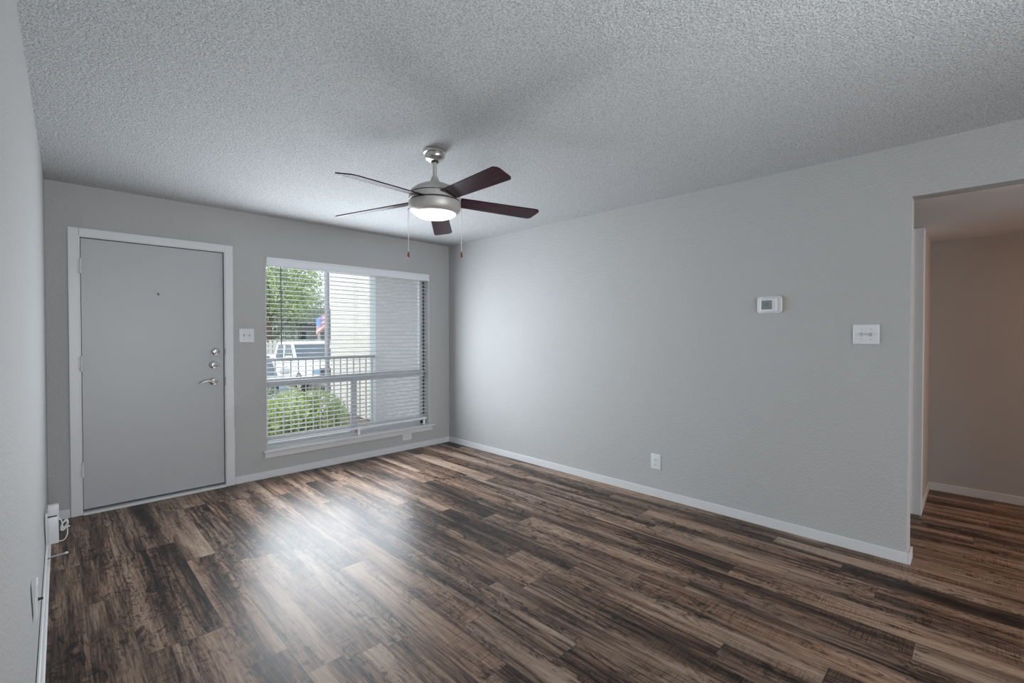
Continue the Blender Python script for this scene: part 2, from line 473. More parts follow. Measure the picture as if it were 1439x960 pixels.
# hall
bm = BM(); box(bm, HX, HX + 0.12, REAR - 0.1, 1.6, 0, HZ)
S(obj('wall_hall_far', bm, M_hall))
bm = BM(); box(bm, 4.60, HX, HY, HY + 0.115, 0, HZ)
S(obj('wall_hall_side', bm, M_hall))
bm = BM(); box(bm, WX + 0.115, HX, 1.5, 1.6, 0, HZ)
S(obj('wall_hall_end', bm, M_hall))
bm = BM()
box(bm, 4.575, 4.60, HY - 0.012, HY + 0.127, 0, HZ - 0.01, 0.003)
box(bm, 4.563, 4.575, HY + 0.045, HY + 0.085, 0, HZ - 0.01, 0.002)
box(bm, 4.60, 4.655, HY - 0.012, HY, 0, HZ - 0.01, 0.003)
S(obj('trim_1', bm, M_trim))

# baseboards
BH, BT = 0.066, 0.012
def board(bm, x0, x1, y0, y1): box(bm, x0, x1, y0, y1, 0, BH, 0.003)
bm = BM(); board(bm, xlb(D) + 0.002, 0.110, D - BT, D); board(bm, 1.176, WX, D - BT, D)
S(obj('baseboard_back', bm, M_trim))
bm = BM(); board(bm, WX - BT, WX, YE, D - BT); board(bm, WX - BT, WX + 0.127, YE - BT, YE); board(bm, WX + 0.115, WX + 0.127, YE, 1.5)
S(obj('baseboard_right', bm, M_trim))
bm = BM()
for z0, z1, t in ((0, 0.082, 0.010), (0, 0.020, 0.019)):
    v = []
    for y in (REAR + 0.01, D - BT):
        xb = xl(y, 0)
        for dx, z in ((0.0, z0), (t, z0), (t, z1 - 0.006), (t - 0.005, z1), (0.0, z1)):
            v.append(bm.verts.new((xb + dx, y, z)))
    n = 5
    for i in range(n): bm.faces.new((v[i], v[(i+1) % n], v[n + (i+1) % n], v[n + i]))
    bm.faces.new(v[:n][::-1]); bm.faces.new(v[n:])
S(obj('baseboard_left', bm, M_trim))
bm = BM(); board(bm, HX - BT, HX, REAR, HY - BT); board(bm, 4.655, HX, HY - BT, HY)
S(obj('baseboard_hall', bm, M_trim))

# front door: casing, threshold, slab with hinges, peephole, locks and lever
door = S(empty('door_1', (0, D, 0)))
def dpart(name, bm, mat, parent=door, **kw): return obj(name, bm, mat, parent, **kw)
bm = BM()
box(bm, 0.112, 0.172, -0.016, 0.0, 0, 2.125, 0.004)
box(bm, 1.108, 1.170, -0.016, 0.0, 0, 2.125, 0.004)
box(bm, 0.172, 1.108, -0.016, 0.0, 2.066, 2.125, 0.004)
box(bm, 1.106, 1.174, -0.019, 0.0, 0, 0.50, 0.004)
dpart('door_casing', bm, M_trim)
bm = BM()
box(bm, 0.1635, 0.178, -0.012, 0.158, 0, 2.071); box(bm, 1.102, 1.1155, -0.012, 0.158, 0, 2.071)
box(bm, 0.178, 1.102, -0.012, 0.158, 2.060, 2.071)
box(bm, 0.178, 0.195, 0.062, 0.10, 0, 2.06); box(bm, 1.085, 1.102, 0.062, 0.10, 0, 2.06); box(bm, 0.195, 1.085, 0.062, 0.10, 2.045, 2.06)
dpart('door_jamb', bm, M_trim)
bm = BM(); box(bm, 0.178, 1.102, -0.030, 0.155, 0.0, 0.020, 0.004)
dpart('threshold', bm, M_trim)
bm = BM(); box(bm, 0.182, 1.097, 0.012, 0.056, 0.034, 2.055, 0.002)
slab = dpart('door_slab', bm, M_door)
bm = BM(); box(bm, 0.179, 1.10, 0.058, 0.075, 0.0205, 0.046)
dpart('dark_door_gap', bm, M_dark)  # black strip standing in for the shaded gap under the slab
for z in (1.845, 1.125, 0.34):
    bm = BM(); box(bm, 0.163, 0.177, -0.0195, -0.016, z - 0.045, z + 0.045, 0.001)
    lathe(bm, [(0, z - 0.055), (0.0075, z - 0.055), (0.0075, z - 0.02), (0.0066, z - 0.018), (0.0075, z - 0.016), (0.0075, z + 0.016), (0.0066, z + 0.018), (0.0075, z + 0.02), (0.0075, z + 0.055), (0, z + 0.055)], 14, 0.180, -0.0225)
    dpart('hinge', bm, M_trim, smooth=True)
YR = Matrix.Rotation(R(90), 4, 'X')
def disc_y(prof, seg=32):
    """lathe about the y axis, profile (radius, distance out of the door)"""
    bm = BM(); lathe(bm, prof, seg); bmesh.ops.transform(bm, matrix=YR, verts=bm.verts[:]); return bm
SF = 0.012
pe = dpart('peephole', disc_y([(0, 0), (0.013, 0), (0.013, 0.002), (0.009, 0.004), (0.0075, 0.0035), (0, 0.001)]), M_nickel, smooth=True, loc=(0.642, SF, 1.669))
dpart('peephole_lens', disc_y([(0, 0.0035), (0.0055, 0.0035), (0.004, 0.0055), (0, 0.006)]), M_dark, pe, smooth=True)
ros = [(0, 0), (0.033, 0), (0.033, 0.006), (0.030, 0.012), (0.018, 0.018), (0.012, 0.019), (0, 0.019)]
for x, z, ang in ((1.035, 1.193, 62), (1.019, 1.078, 18)):
    db = dpart('deadbolt', disc_y(ros), M_nickel, smooth=True, loc=(x, SF, z))
    bm = BM(); plate(bm, rrect(0.040, 0.015, 0.007), 0.030, 0.003, 0.003)
    bmesh.ops.transform(bm, matrix=Matrix.Rotation(R(ang), 4, 'Y'), verts=bm.verts[:])
    dpart('thumb_turn', bm, M_steel, db, smooth=True, loc=(0, -0.012, 0))
lv = dpart('door_lever', disc_y(ros), M_nickel, smooth=True, loc=(1.019, SF, 0.935))
bm = BM()
tube(bm, [(0, -0.015, 0), (0, -0.05, 0), (-0.008, -0.058, 0.001), (-0.03, -0.060, 0.006), (-0.055, -0.060, 0.010), (-0.080, -0.060, 0.006), (-0.098, -0.059, -0.004), (-0.108, -0.058, -0.012)],
     [0.009, 0.009, 0.0095, 0.0085, 0.0075, 0.0065, 0.005, 0.003], 12)
dpart('lever_arm', bm, M_nickel, lv, smooth=True)
bm = BM(); plate(bm, rrect(0.003, 0.075, 0.001), 0.001)
dpart('strike_plate', bm, M_dark, smooth=False, loc=(1.1045, -0.012, 0.93))
bm = BM(); plate(bm, rrect(0.003, 0.055, 0.001), 0.001)
dpart('strike_plate', bm, M_dark, loc=(1.1045, -0.012, 1.19))

# ------------------------------------------------------------------ window
win = S(empty('window_1', (0, D, 0)))
def wpart(name, bm, mat, parent=win, **kw): return obj(name, bm, mat, parent, **kw)
FY0, FY1 = 0.098, 0.150          # aluminium frame depth inside the opening
bm = BM()
box(bm, WX0, WX0 + 0.030, FY0, FY1, WZ0, WZ1); box(bm, WX1 - 0.052, WX1 - 0.022, FY0, FY1, WZ0, WZ1)
box(bm, WX0, WX1, FY0, FY1, WZ1 - 0.032, WZ1); box(bm, WX0, WX1, FY0, FY1, WZ0, WZ0 + 0.035)
wpart('window_frame', bm, M_alu)
bm = BM()
for x0, x1 in ((WX0 - 0.0055, WX0), (WX1, WX1 + 0.0055)): box(bm, x0, x1, -0.003, 0.158, WZ0, WZ1)
wpart('window_jamb', bm, M_trim)
bm = BM(); box(bm, WX1 - 0.022, WX1, FY0 - 0.002, FY1, WZ0, WZ1, 0.002)
wpart('window_track', bm, M_bronze)
bm = BM(); box(bm, WX0 + 0.028, WX1 - 0.024, FY0 - 0.020, FY1, 0.838, 0.915, 0.004); box(bm, WX0 + 0.028, WX1 - 0.024, FY0 - 0.026, FY0 - 0.018, 0.868, 0.884, 0.002)
wpart('meeting_rail', bm, M_alu)
bm = BM(); box(bm, 2.315, 2.345, FY0 - 0.004, FY0 + 0.02, WZ0 + 0.03, 0.838, 0.002); box(bm, 2.358, 2.390, FY0 + 0.02, FY1, WZ0 + 0.03, 0.838, 0.002)
wpart('slider_stile', bm, M_alu)
bm = BM(); box(bm, WX0 + 0.025, WX1 - 0.030, FY0 + 0.030, FY0 + 0.034, 0.90, WZ1 - 0.025)
wpart('window_pane', bm, M_glass)
bm = BM(); box(bm, WX0 + 0.025, 2.365, FY0 + 0.008, FY0 + 0.012, WZ0 + 0.03, 0.845); box(bm, 2.36, WX1 - 0.030, FY0 + 0.034, FY0 + 0.038, WZ0 + 0.03, 0.845)
wpart('window_pane', bm, M_glass)
# stool and apron
bm = BM(); box(bm, 1.404, 3.318, -0.046, 0.098, WZ0 - 0.022, WZ0, 0.008, 3)
wpart('window_sill', bm, M_trim)
bm = BM(); box(bm, 1.418, 3.292, -0.017, 0.0, WZ0 - 0.075, WZ0 - 0.022, 0.004)
wpart('window_apron', bm, M_trim)

# blind
bl = tag(empty('window_blind', (0, D, WZ0)), 'white horizontal slat blind with open slats hanging in the big front window', 'blind')
BX0, BX1 = WX0 + 0.004, WX1 - 0.026
def bpart(name, bm, mat, parent=bl, **kw):
    o = obj(name, bm, mat, parent, **kw); o.location = (0, 0, -WZ0) if parent is bl else (0, 0, 0); return o
bm = BM(); box(bm, WX0 + 0.001, WX1 + 0.002, -0.014, -0.004, 1.982, 2.063, 0.004); box(bm, WX0 + 0.001, WX1 + 0.002, -0.020, -0.013, 2.046, 2.062, 0.003); box(bm, WX0 + 0.001, WX1 + 0.002, -0.018, -0.013, 1.984, 1.994, 0.002)
bpart('valance', bm, M_blind)
bm = BM(); box(bm, WX0 + 0.004, WX1 - 0.004, 0.004, 0.058, 2.004, 2.058, 0.003)
bpart('headrail', bm, M_blind)
SY0, SY1 = 0.006, 0.056
ZB, ZT, NS = 0.425, 1.982, 37
bm = BM()
for i in range(NS):
    z = ZB + (ZT - ZB)*i/(NS - 1)
    prof = [(SY0, z - 0.003), (SY0 + 0.017, z + 0.0005), (SY1 - 0.017, z + 0.001), (SY1, z - 0.001)]
    a = [bm.verts.new((BX0, y, zz)) for y, zz in prof] + [bm.verts.new((BX0, y, zz - 0.0028)) for y, zz in prof[::-1]]
    b = [bm.verts.new((BX1, y, zz)) for y, zz in prof] + [bm.verts.new((BX1, y, zz - 0.0028)) for y, zz in prof[::-1]]
    for k in range(8): bm.faces.new((a[k], a[(k+1) % 8], b[(k+1) % 8], b[k]))
    bm.faces.new(a[::-1]); bm.faces.new(b)
bpart('slats', bm, M_blind)
bm = BM(); box(bm, BX0, BX1, 0.004, 0.058, 0.325, 0.352, 0.005)
for i in range(2): box(bm, BX0, BX1, SY0, SY1, 0.362 + 0.016*i, 0.3655 + 0.016*i)
bpart('bottom_rail', bm, M_blind)
for x in (1.62, 2.34, 3.10):
    bm = BM()
    for y in (SY0 - 0.002, SY1 + 0.002): tube(bm, [(x, y, 0.35), (x, y, 2.01)], 0.0011, 6)
    bpart('ladder_cord', bm, M_cord)
bm = BM(); tube(bm, [(1.572, -0.004, 2.0), (1.572, -0.004, 1.985), (1.573, -0.004, 1.26), (1.573, -0.004, 1.245)], [0.0035, 0.0042, 0.0042, 0.0055], 8)
bpart('tilt_wand', bm, M_wand)
for x in (2.36, 3.19):
    bm = BM(); box(bm, x - 0.012, x + 0.012, 0.010, 0.022, WZ0 + 0.001, 0.326, 0.002)
    bpart('hold_down_bracket', bm, M_cord)

# ------------------------------------------------------------------ wall plates
def screw(bm, x, z, y): 
    b2 = disc_y([(0, 0), (0.0035, 0), (0.003, 0.0012), (0, 0.0014)], 12)
    me = bpy.data.meshes.new('t'); b2.to_mesh(me); b2.free()
    me.transform(Matrix.Translation((x, y, z))); bm.from_mesh(me); bpy.data.meshes.remove(me)

def make_switch(name, loc, rz, w, h, label, up=(1, 1)):
    e = tag(empty(name, loc, rz), label, 'light switch')
    bm = BM(); plate(bm, rrect(w, h, 0.004), 0.0065, 0.004, 0.003); obj('cover_plate', bm, M_plastic, e, smooth=True)
    for dx, s in zip((-0.023, 0.023), up):
        bm = BM(); plate(bm, rrect(0.0105, 0.024, 0.002), 0.0012)
        t = obj('toggle_slot', bm, M_toggle, e, loc=(dx, -0.0065, 0))
        bm = BM(); plate(bm, rrect(0.0075, 0.011, 0.002), 0.013, 0.002, 0.002)
        obj('toggle', bm, M_toggle, e, smooth=True, loc=(dx, -0.0068, 0.003*s), rot=(R(22*s), 0, 0))
        for dz in (0.030, -0.030):
            bm = BM(); screw(bm, 0, 0, 0); obj('screw', bm, M_toggle, e, smooth=True, loc=(dx, -0.0065, dz))
    return e
make_switch('light_switch', (1.278, D, 1.332), 0, 0.121, 0.122, 'white double toggle switch plate between the front door and the window', (1, 1))
make_switch('light_switch', (WX, 0.482, 1.340), R(-90), 0.128, 0.121, 'white double toggle switch plate on the right wall near the hall opening', (1, -1))

def make_outlet(name, loc, rz, w, h, label, horiz=False, face=True):
    e = tag(empty(name, loc, rz), label, 'outlet')
    bm = BM(); plate(bm, rrect(w, h, 0.004), 0.0065, 0.004, 0.003); obj('cover_plate', bm, M_plastic, e, smooth=True)
    for s in (-1, 1):
        off = (0.0205*s, 0) if horiz else (0, 0.0205*s)
        bm = BM(); plate(bm, rrect(0.028, 0.033, 0.011) if horiz else rrect(0.033, 0.028, 0.011), 0.0022, 0.001, 0.001)
        r = obj('receptacle', bm, M_plastic, e, smooth=True, loc=(off[0], -0.0063, off[1]))
        bm = BM()
        for q in (-1, 1):
            a = (0.003, 0.0065*q) if horiz else (0.0065*q, 0.003)
            plate(bm, rrect(0.008, 0.0022, 0.0005) if horiz else rrect(0.0022, 0.008, 0.0005), 0.0008, off=(a[0], -0.0019, a[1]))
        g = (-0.0075, 0) if horiz else (0, -0.0075)
        plate(bm, rrect(0.005, 0.005, 0.0022), 0.0008, off=(g[0], -0.0019, g[1]))
        obj('slots', bm, M_dark, r)
    bm = BM(); screw(bm, 0, 0, 0); obj('screw', bm, M_toggle, e, smooth=True, loc=(0, -0.0065, 0))
    return e
make_outlet('wall_outlet', (WX, 1.865, 0.291), R(-90), 0.085, 0.124, 'white upright duplex outlet low on the right wall')
make_outlet('wall_outlet', (2.944, D, 0.156), 0, 0.119, 0.080, 'white sideways duplex outlet under the window sill', True)

# coax plate on the left wall, near the camera
e = tag(empty('coax_plate', (xl(2.50, .34), 2.50, 0.340), R(90)), 'pale wall plate with a dark jack, seen edge on, low on the left wall', 'wall plate')
bm = BM(); plate(bm, rrect(0.075, 0.135, 0.004), 0.006, 0.003, 0.003); obj('cover_plate', bm, M_plastic, e, smooth=True)
obj('coax_jack', disc_y([(0, 0), (0.006, 0), (0.006, 0.004), (0.0046, 0.004), (0.0046, 0.014), (0, 0.014)], 16), M_dark, e, smooth=True, loc=(0, -0.006, -0.005))

# thermostat
th = tag(empty('thermostat', (WX, 1.018, 1.545), R(-90)), 'white thermostat with a small grey screen on the right wall', 'thermostat')
bm = BM(); plate(bm, rrect(0.153, 0.117, 0.020), 0.012, 0.006, 0.005); obj('back_plate', bm, M_plastic, th, smooth=True)
bm = BM(); plate(bm, rrect(0.105, 0.097, 0.012), 0.014, 0.006, 0.005); body = obj('thermostat_body', bm, M_plastic, th, smooth=True, loc=(-0.004, -0.0115, -0.002))
bm = BM(); plate(bm, rrect(0.066, 0.062, 0.003), 0.0012); scn = obj('screen', bm, M_lcd, th, loc=(-0.013, -0.0252, -0.001))
bm = BM()
for dx in (-0.010, 0.004):
    for (x, z, w, h) in ((0, 0.009, 0.008, 0.002), (0, 0, 0.008, 0.002), (0, -0.009, 0.008, 0.002), (0.004, 0.0045, 0.002, 0.008), (-0.004, -0.0045, 0.002, 0.008)):
        plate(bm, rrect(w, h, 0.0006, 2), 0.0003, off=(dx + x, -0.0012, z + 0.002))
obj('digits', bm, M_lcd2, scn)
bm = BM()
for dz in (0.014, -0.014): plate(bm, rrect(0.012, 0.016, 0.003), 0.002, 0.001, 0.001, off=(0, 0, dz))
obj('buttons', bm, M_plastic, th, smooth=True, loc=(0.036, -0.0252, 0))
bm = BM(); plate(bm, rrect(0.050, 0.085, 0.002), 0.0006)
tag(obj('paint_patch', bm, M_ivory, loc=(WX, 0.921, 1.548), rot=(0, 0, R(-90))), 'tan unpainted strip of wall just right of the thermostat', 'paint patch')

# ------------------------------------------------------------------ adapter with cable, door stop (left wall)
ay = 3.93
ax = xl(ay, .2)
ad = tag(empty('power_adapter', (ax, ay, 0.05)), 'white plug-in adapter box with coiled cord at the foot of the left wall', 'adapter')
bm = BM(); box(bm, 0.008, 0.056, 0.0, 0.062, 0.022, 0.180, 0.004); obj('adapter_body', bm, M_plastic, ad, smooth=True)
bm = BM(); box(bm, 0.008, 0.058, 0.022, 0.066, 0.186, 0.248, 0.004); obj('plug_head', bm, M_plastic, ad, smooth=True)
bm = BM(); box(bm, 0.000, 0.008, -0.036, 0.086, -0.03, 0.215, 0.002); obj('socket_plate', bm, M_plastic, ad, smooth=True)
bm = BM(); box(bm, 0.0085, 0.05, 0.026, 0.06, 0.180, 0.186); obj('gap', bm, M_dark, ad)
bm = BM()
pts = [(0.054, 0.03, 0.165), (0.066, 0.03, 0.155), (0.074, 0.032, 0.12), (0.072, 0.03, 0.09)]
for k in range(30):
    a = k*0.62
    pts.append((0.082 + 0.017*math.cos(a), 0.034 + 0.006*math.sin(a*1.7), 0.112 + (0.036 - 0.0005*k)*math.sin(a + 0.5)))
pts += [(0.096, 0.03, 0.085), (0.094, 0.026, 0.05), (0.080, 0.022, 0.026), (0.062, 0.02, 0.024), (0.052, 0.02, 0.030)]
# smooth the path
def smooth_path(p, it=2):
    p = [Vector(q) for q in p]
    for _ in range(it):
        q = [p[0]]
        for a, b in zip(p, p[1:]): q += [a*.75 + b*.25, a*.25 + b*.75]
        q.append(p[-1]); p = q
    return p
tube(bm, smooth_path(pts, 1), 0.0026, 6); obj('cord', bm, M_cable, ad, smooth=True)
bm = BM(); tube(bm, [(0.070, 0.034, 0.100), (0.078, 0.024, 0.099), (0.096, 0.024, 0.101), (0.104, 0.034, 0.102), (0.096, 0.046, 0.102), (0.078, 0.046, 0.100), (0.070, 0.034, 0.100)], 0.003, 6)
obj('cable_tie', bm, M_cable, ad, smooth=True)

sy = 3.78; sx0 = xl(sy, 0) + 0.010
ds = tag(empty('door_stop', (sx0, sy, 0.047)), 'spring door stop with a white tip sticking out of the left baseboard', 'door stop')
bm = BM(); lathe(bm, [(0, 0), (0.011, 0), (0.010, 0.003), (0.006, 0.008), (0, 0.008)], 16); bmesh.ops.transform(bm, matrix=Matrix.Rotation(R(90), 4, 'Y'), verts=bm.verts[:]); obj('base', bm, M_nickel, ds, smooth=True)
bm = BM(); tube(bm, [(0.005 + 0.066*k/180, 0.0042*math.cos(k*0.7), 0.0042*math.sin(k*0.7) + 0.004*k/180) for k in range(181)], 0.0013, 5); obj('spring', bm, M_alu, ds, smooth=True)
bm = BM(); lathe(bm, [(0, 0), (0.006, 0), (0.0068, 0.004), (0.0068, 0.010), (0.005, 0.014), (0, 0.015)], 16); bmesh.ops.transform(bm, matrix=Matrix.Rotation(R(90), 4, 'Y'), verts=bm.verts[:]); obj('tip', bm, M_plastic, ds, smooth=True, loc=(0.071, 0, 0.004))

# ------------------------------------------------------------------ ceiling fan
FX, FY = 1.662, 2.300
fan = tag(empty('ceiling_fan', (FX, FY, H)), 'brushed nickel ceiling fan with five dark wood blades and a lit bowl', 'ceiling fan')
def fz(z): return z - H
def fpart(name, prof, mat, seg=56):
    bm = BM(); lathe(bm, [(r, fz(z)) for r, z in prof], seg); return obj(name, bm, mat, fan, smooth=True)
fpart('canopy', [(0, 2.439), (0.066, 2.439), (0.068, 2.434), (0.067, 2.418), (0.060, 2.414), (0.062, 2.408), (0.060, 2.395), (0.050, 2.382), (0.034, 2.374), (0.026, 2.373), (0, 2.373)], M_nickel)
fpart('canopy_collar', [(0, 2.374), (0.022, 2.374), (0.020, 2.366), (0, 2.366)], M_dark)
fpart('downrod', [(0, 2.374), (0.0125, 2.374), (0.0125, 2.255), (0, 2.255)], M_satin, 24)
fpart('coupling_cover', [(0, 2.282), (0.017, 2.282), (0.020, 2.278), (0.023, 2.266), (0.030, 2.252), (0.046, 2.238), (0.050, 2.234), (0, 2.232)], M_satin)
fpart('motor_housing', [(0, 2.238), (0.05, 2.237), (0.085, 2.229), (0.115, 2.215), (0.137, 2.198), (0.149, 2.183), (0.152, 2.176), (0.152, 2.174), (0.146, 2.1735), (0.146, 2.169), (0.152, 2.1685),
      (0.154, 2.152), (0.154, 2.138), (0.150, 2.135), (0, 2.135)], M_satin)
fpart('groove', [(0.1462, 2.1745), (0.1470, 2.1735), (0.1470, 2.169), (0.1462, 2.168)], M_dark)
fpart('light_kit', [(0, 2.129), (0.150, 2.129), (0.154, 2.126), (0.1545, 2.112), (0.152, 2.094), (0.146, 2.078), (0.137, 2.067), (0.127, 2.061), (0.123, 2.064), (0, 2.064)], M_satin)
fpart('kit_groove', [(0, 2.136), (0.1475, 2.136), (0.1475, 2.128), (0, 2.128)], M_dark)
fpart('glass_bowl', [(0.125, 2.063), (0.122, 2.058), (0.111, 2.049), (0.092, 2.041), (0.068, 2.035), (0.04, 2.031), (0, 2.030)], M_bulb)
# blades
def blade_bm():
    bm = BM(); top = []; bot = []
    out = []
    r0, r1, w0, w1 = 0.150, 0.668, 0.055, 0.066
    for k in range(13):
        f = k/12; out.append((r0 + (r1 - 0.03 - r0)*f, -(w0 + (w1 - w0)*f)))
    for k in range(1, 7): a = R(-90 + 90*k/6); out.append((r1 - 0.03 + 0.03*math.cos(a), -w1 + 0.03 + 0.03*math.sin(a)))
    for k in range(7): a = R(90*k/6); out.append((r1 - 0.045 + 0.03*math.cos(a), w1 - 0.03 + 0.03*math.sin(a)))
    for k in range(12, -1, -1):
        f = k/12; out.append((r0 + (r1 - 0.05 - r0)*f, w0 + (w1 - w0)*f))
    n = len(out)
    t = [bm.verts.new((x, y, 0.003)) for x, y in out]; b = [bm.verts.new((x, y, -0.003)) for x, y in out]
    bm.faces.new(t); bm.faces.new(b[::-1])
    for i in range(n): bm.faces.new((t[i], b[i], b[(i+1) % n], t[(i+1) % n]))
    return bm
me_blade = None
for k in range(5):
    ang = R(193.2 + 72*k)
    bm = blade_bm()
    b = obj('fan_blade', bm, M_blade, fan)
    b.matrix_local = Matrix.Translation((0, 0, fz(2.150))) @ Matrix.Rotation(ang, 4, 'Z') @ Matrix.Rotation(R((3.6, 1.4, 2.4, 5.8, 5.8)[k]), 4, 'Y') @ Matrix.Rotation(R(-12), 4, 'X')
    bm = BM()
    box(bm, 0.11, 0.155, -0.030, 0.030, -0.001, 0.003, 0.001)
    br = obj('blade_iron', bm, M_satin, b); br.location = (0, 0, 0.003)
# pull chains, either side as seen from the sofa side
rv = Vector((math.cos(R(44.8)), -math.sin(R(44.8)), 0))
for s, kind in ((-1, 'pull_chain'), (1, 'pull_chain')):
    px, py = rv.x*0.152*s, rv.y*0.152*s
    bm = BM(); tube(bm, [(px*0.96, py*0.96, fz(2.098)), (px*1.04, py*1.04, fz(2.094)), (px*1.045, py*1.045, fz(2.085))], 0.0035, 8)
    z = 2.085
    while z > 1.834:
        lathe(bm, [(0, fz(z)), (0.0028, fz(z - 0.002)), (0.0028, fz(z - 0.0035)), (0.0012, fz(z - 0.0055)), (0, fz(z - 0.0056))], 6, px*1.045, py*1.045); z -= 0.0055
    ch = obj(kind, bm, M_chain, fan, smooth=True)
    bm = BM(); lathe(bm, [(0, fz(1.838)), (0.003, fz(1.836)), (0.0055, fz(1.824)), (0.0072, fz(1.812)), (0.0065, fz(1.803)), (0, fz(1.799))], 16, px*1.045, py*1.045)
    obj('wood_fob', bm, plain('red_brown_fob', (0.22, 0.055, 0.045), 0.3) if s < 0 else bpy.data.materials['red_brown_fob'], ch, smooth=True)

# warm lamp of the hall (out of the frame to the right)
hl = tag(empty('hall_ceiling_lamp', (4.85, -1.6, HZ)), 'warm dome lamp on the hall ceiling', 'ceiling lamp')
bm = BM(); lathe(bm, [(0, -0.001), (0.14, -0.001), (0.14, -0.02), (0.13, -0.022), (0, -0.022)], 32); obj('base', bm, M_nickel, hl, smooth=True)
bm = BM(); lathe(bm, [(0.128, -0.022), (0.12, -0.05), (0.09, -0.08), (0.05, -0.095), (0, -0.10)], 32)
t = NT('warm_lamp_glass'); t.bsdf((0.9, 0.85, 0.75, 1), 0.4, Emission_Color=(1.0, 0.50, 0.24, 1), Emission_Strength=88.0); obj('lamp_shade', bm, t.m, hl, smooth=True)

# ------------------------------------------------------------------ outside: patio
GZ = -0.50
bm = BM(); box(bm, -2.0, 4.4, D + 0.161, 7.95, -0.46, -0.33)
S(obj('floor_patio', bm, M_conc))
bm = BM(); box(bm, 0.9, 4.4, D + 0.161, 7.95, 2.72, 2.92)  # unseen roof added to shade the patio wall, cut short so sun reaches the floor
S(obj('ceiling_patio_shade', bm, M_stucco))
bm = BM(); box(bm, 4.17, 4.37, D + 0.161, 7.66, -0.33, 2.72)
S(obj('wall_patio', bm, M_brick))
bm = BM(); box(bm, 4.17, 4.37, 7.661, 7.88, -0.33, 2.72, 0.004)
S(obj('trim_2', bm, M_post))

rail = tag(empty('patio_railing', (2.4, 7.66, -0.33)), 'grey metal patio railing with thin upright bars outside the window', 'railing')
RX0, RX1, RY = 0.6, 4.165, 7.70
def rp(name, bm): o = obj(name, bm, M_rail, rail); o.location = (-2.4, -7.66, 0.33); return o
bm = BM(); box(bm, RX0, RX1, RY - 0.022, RY + 0.022, 0.930, 0.972, 0.004); rp('top_rail', bm)
bm = BM(); box(bm, RX0, RX1, RY - 0.016, RY + 0.016, -0.275, -0.245); rp('bottom_rail', bm)
x = RX0 + 0.02
while x < RX1 - 0.05:
    bm = BM(); box(bm, x - 0.007, x + 0.007, RY - 0.007, RY + 0.007, -0.245, 0.93); rp('baluster', bm); x += 0.1165
bm = BM(); box(bm, RX0 - 0.03, RX0, RY - 0.02, RY + 0.02, -0.33, 0.99); rp('post', bm)

# ground
bm = BM(); v = [bm.verts.new(p) for p in ((-6, 7.95, GZ), (14, 7.95, GZ), (14, 11.6, GZ - 0.06), (-6, 11.6, GZ - 0.06))]; bm.faces.new(v)
bmesh.ops.extrude_face_region(bm, geom=bm.faces[:]); 
for q in bm.verts[:4]: q.co.z -= 0.4
S(obj('ground', bm, M_soil))
bm = BM(); v = [bm.verts.new(p) for p in ((-30, 11.6, GZ - 0.06), (60, 11.6, GZ - 0.06), (60, 14, -0.84), (-30, 14, -0.84), (60, 60, -0.86), (-30, 60, -0.86))]
bm.faces.new((v[0], v[1], v[2], v[3])); bm.faces.new((v[3], v[2], v[4], v[5]))
S(obj('parking_lot', bm, M_asph))

# neighbouring building with its steel corner pole
nb = tag(empty('neighbour_building', (4.9, 9.3, GZ)), 'sunlit cream brick end of the next building outside the window', 'building')
bm = BM(); box(bm, 0.0, 3.0, -0.6, 1.95, 0, 6.5); obj('wall', bm, M_brick2, nb)
pl = tag(empty('steel_pole', (4.86, 11.36, GZ)), 'tall grey steel pole at the corner of the cream brick building', 'pole')
bm = BM(); lathe(bm, [(0, 0.012), (0.058, 0.012), (0.058, 6.4), (0, 6.4)], 20); obj('shaft', bm, M_pole, pl, smooth=True)
bm = BM(); box(bm, -0.09, 0.09, -0.09, 0.09, 0, 0.012); obj('base_plate', bm, M_pole, pl)

# ------------------------------------------------------------------ plants
def leaves(blobs, count, size, rnd, shell=0.55):
    bm = BM()
    vol = [a*b*c for (_, _, _, a, b, c) in blobs]; tot = sum(vol)
    for (cx, cy, cz, a, b, c), vv in zip(blobs, vol):
        for _ in range(int(count*vv/tot)):
            d = Vector((rnd.gauss(0, 1), rnd.gauss(0, 1), rnd.gauss(0, 1))).normalized()
            r = shell + (1 - shell)*rnd.random()**0.6
            r *= 1 + 0.12*math.sin(5*d.x + 3*d.z + cx)*math.cos(4*d.y + cy)
            p = Vector((cx + d.x*a*r, cy + d.y*b*r, cz + d.z*c*r))
            n = (d + Vector((rnd.uniform(-.9, .9), rnd.uniform(-.9, .9), rnd.uniform(-.4, 1.0)))).normalized()
            s = n.cross(Vector((rnd.uniform(-1, 1), rnd.uniform(-1, 1), rnd.uniform(-1, 1)))).normalized(); u = n.cross(s)
            L = size*rnd.uniform(0.6, 1.3); w = L*rnd.uniform(0.38, 0.55)
            bm.faces.new([bm.verts.new(q) for q in (p - u*L/2, p + s*w/2 + n*L*0.06, p + u*L/2, p - s*w/2 + n*L*0.06)])
    return bm
def stems(base, blobs, rnd, n, r):
    bm = BM()
    for k in range(n):
        bl_ = rnd.choice(blobs)
        q = Vector((bl_[0] + rnd.uniform(-.5, .5)*bl_[3], bl_[1] + rnd.uniform(-.5, .5)*bl_[4], bl_[2] + rnd.uniform(0, .5)*bl_[5]))
        b0 = Vector((bl_[0]*0.8 + rnd.uniform(-.1, .1), bl_[1]*.6, 0))
        tube(bm, [b0, (b0 + q)/2 + Vector((rnd.uniform(-.05, .05), 0, 0.03)), q], [r, r*.7, r*.3], 5)
    return bm
rnd = random.Random(3)
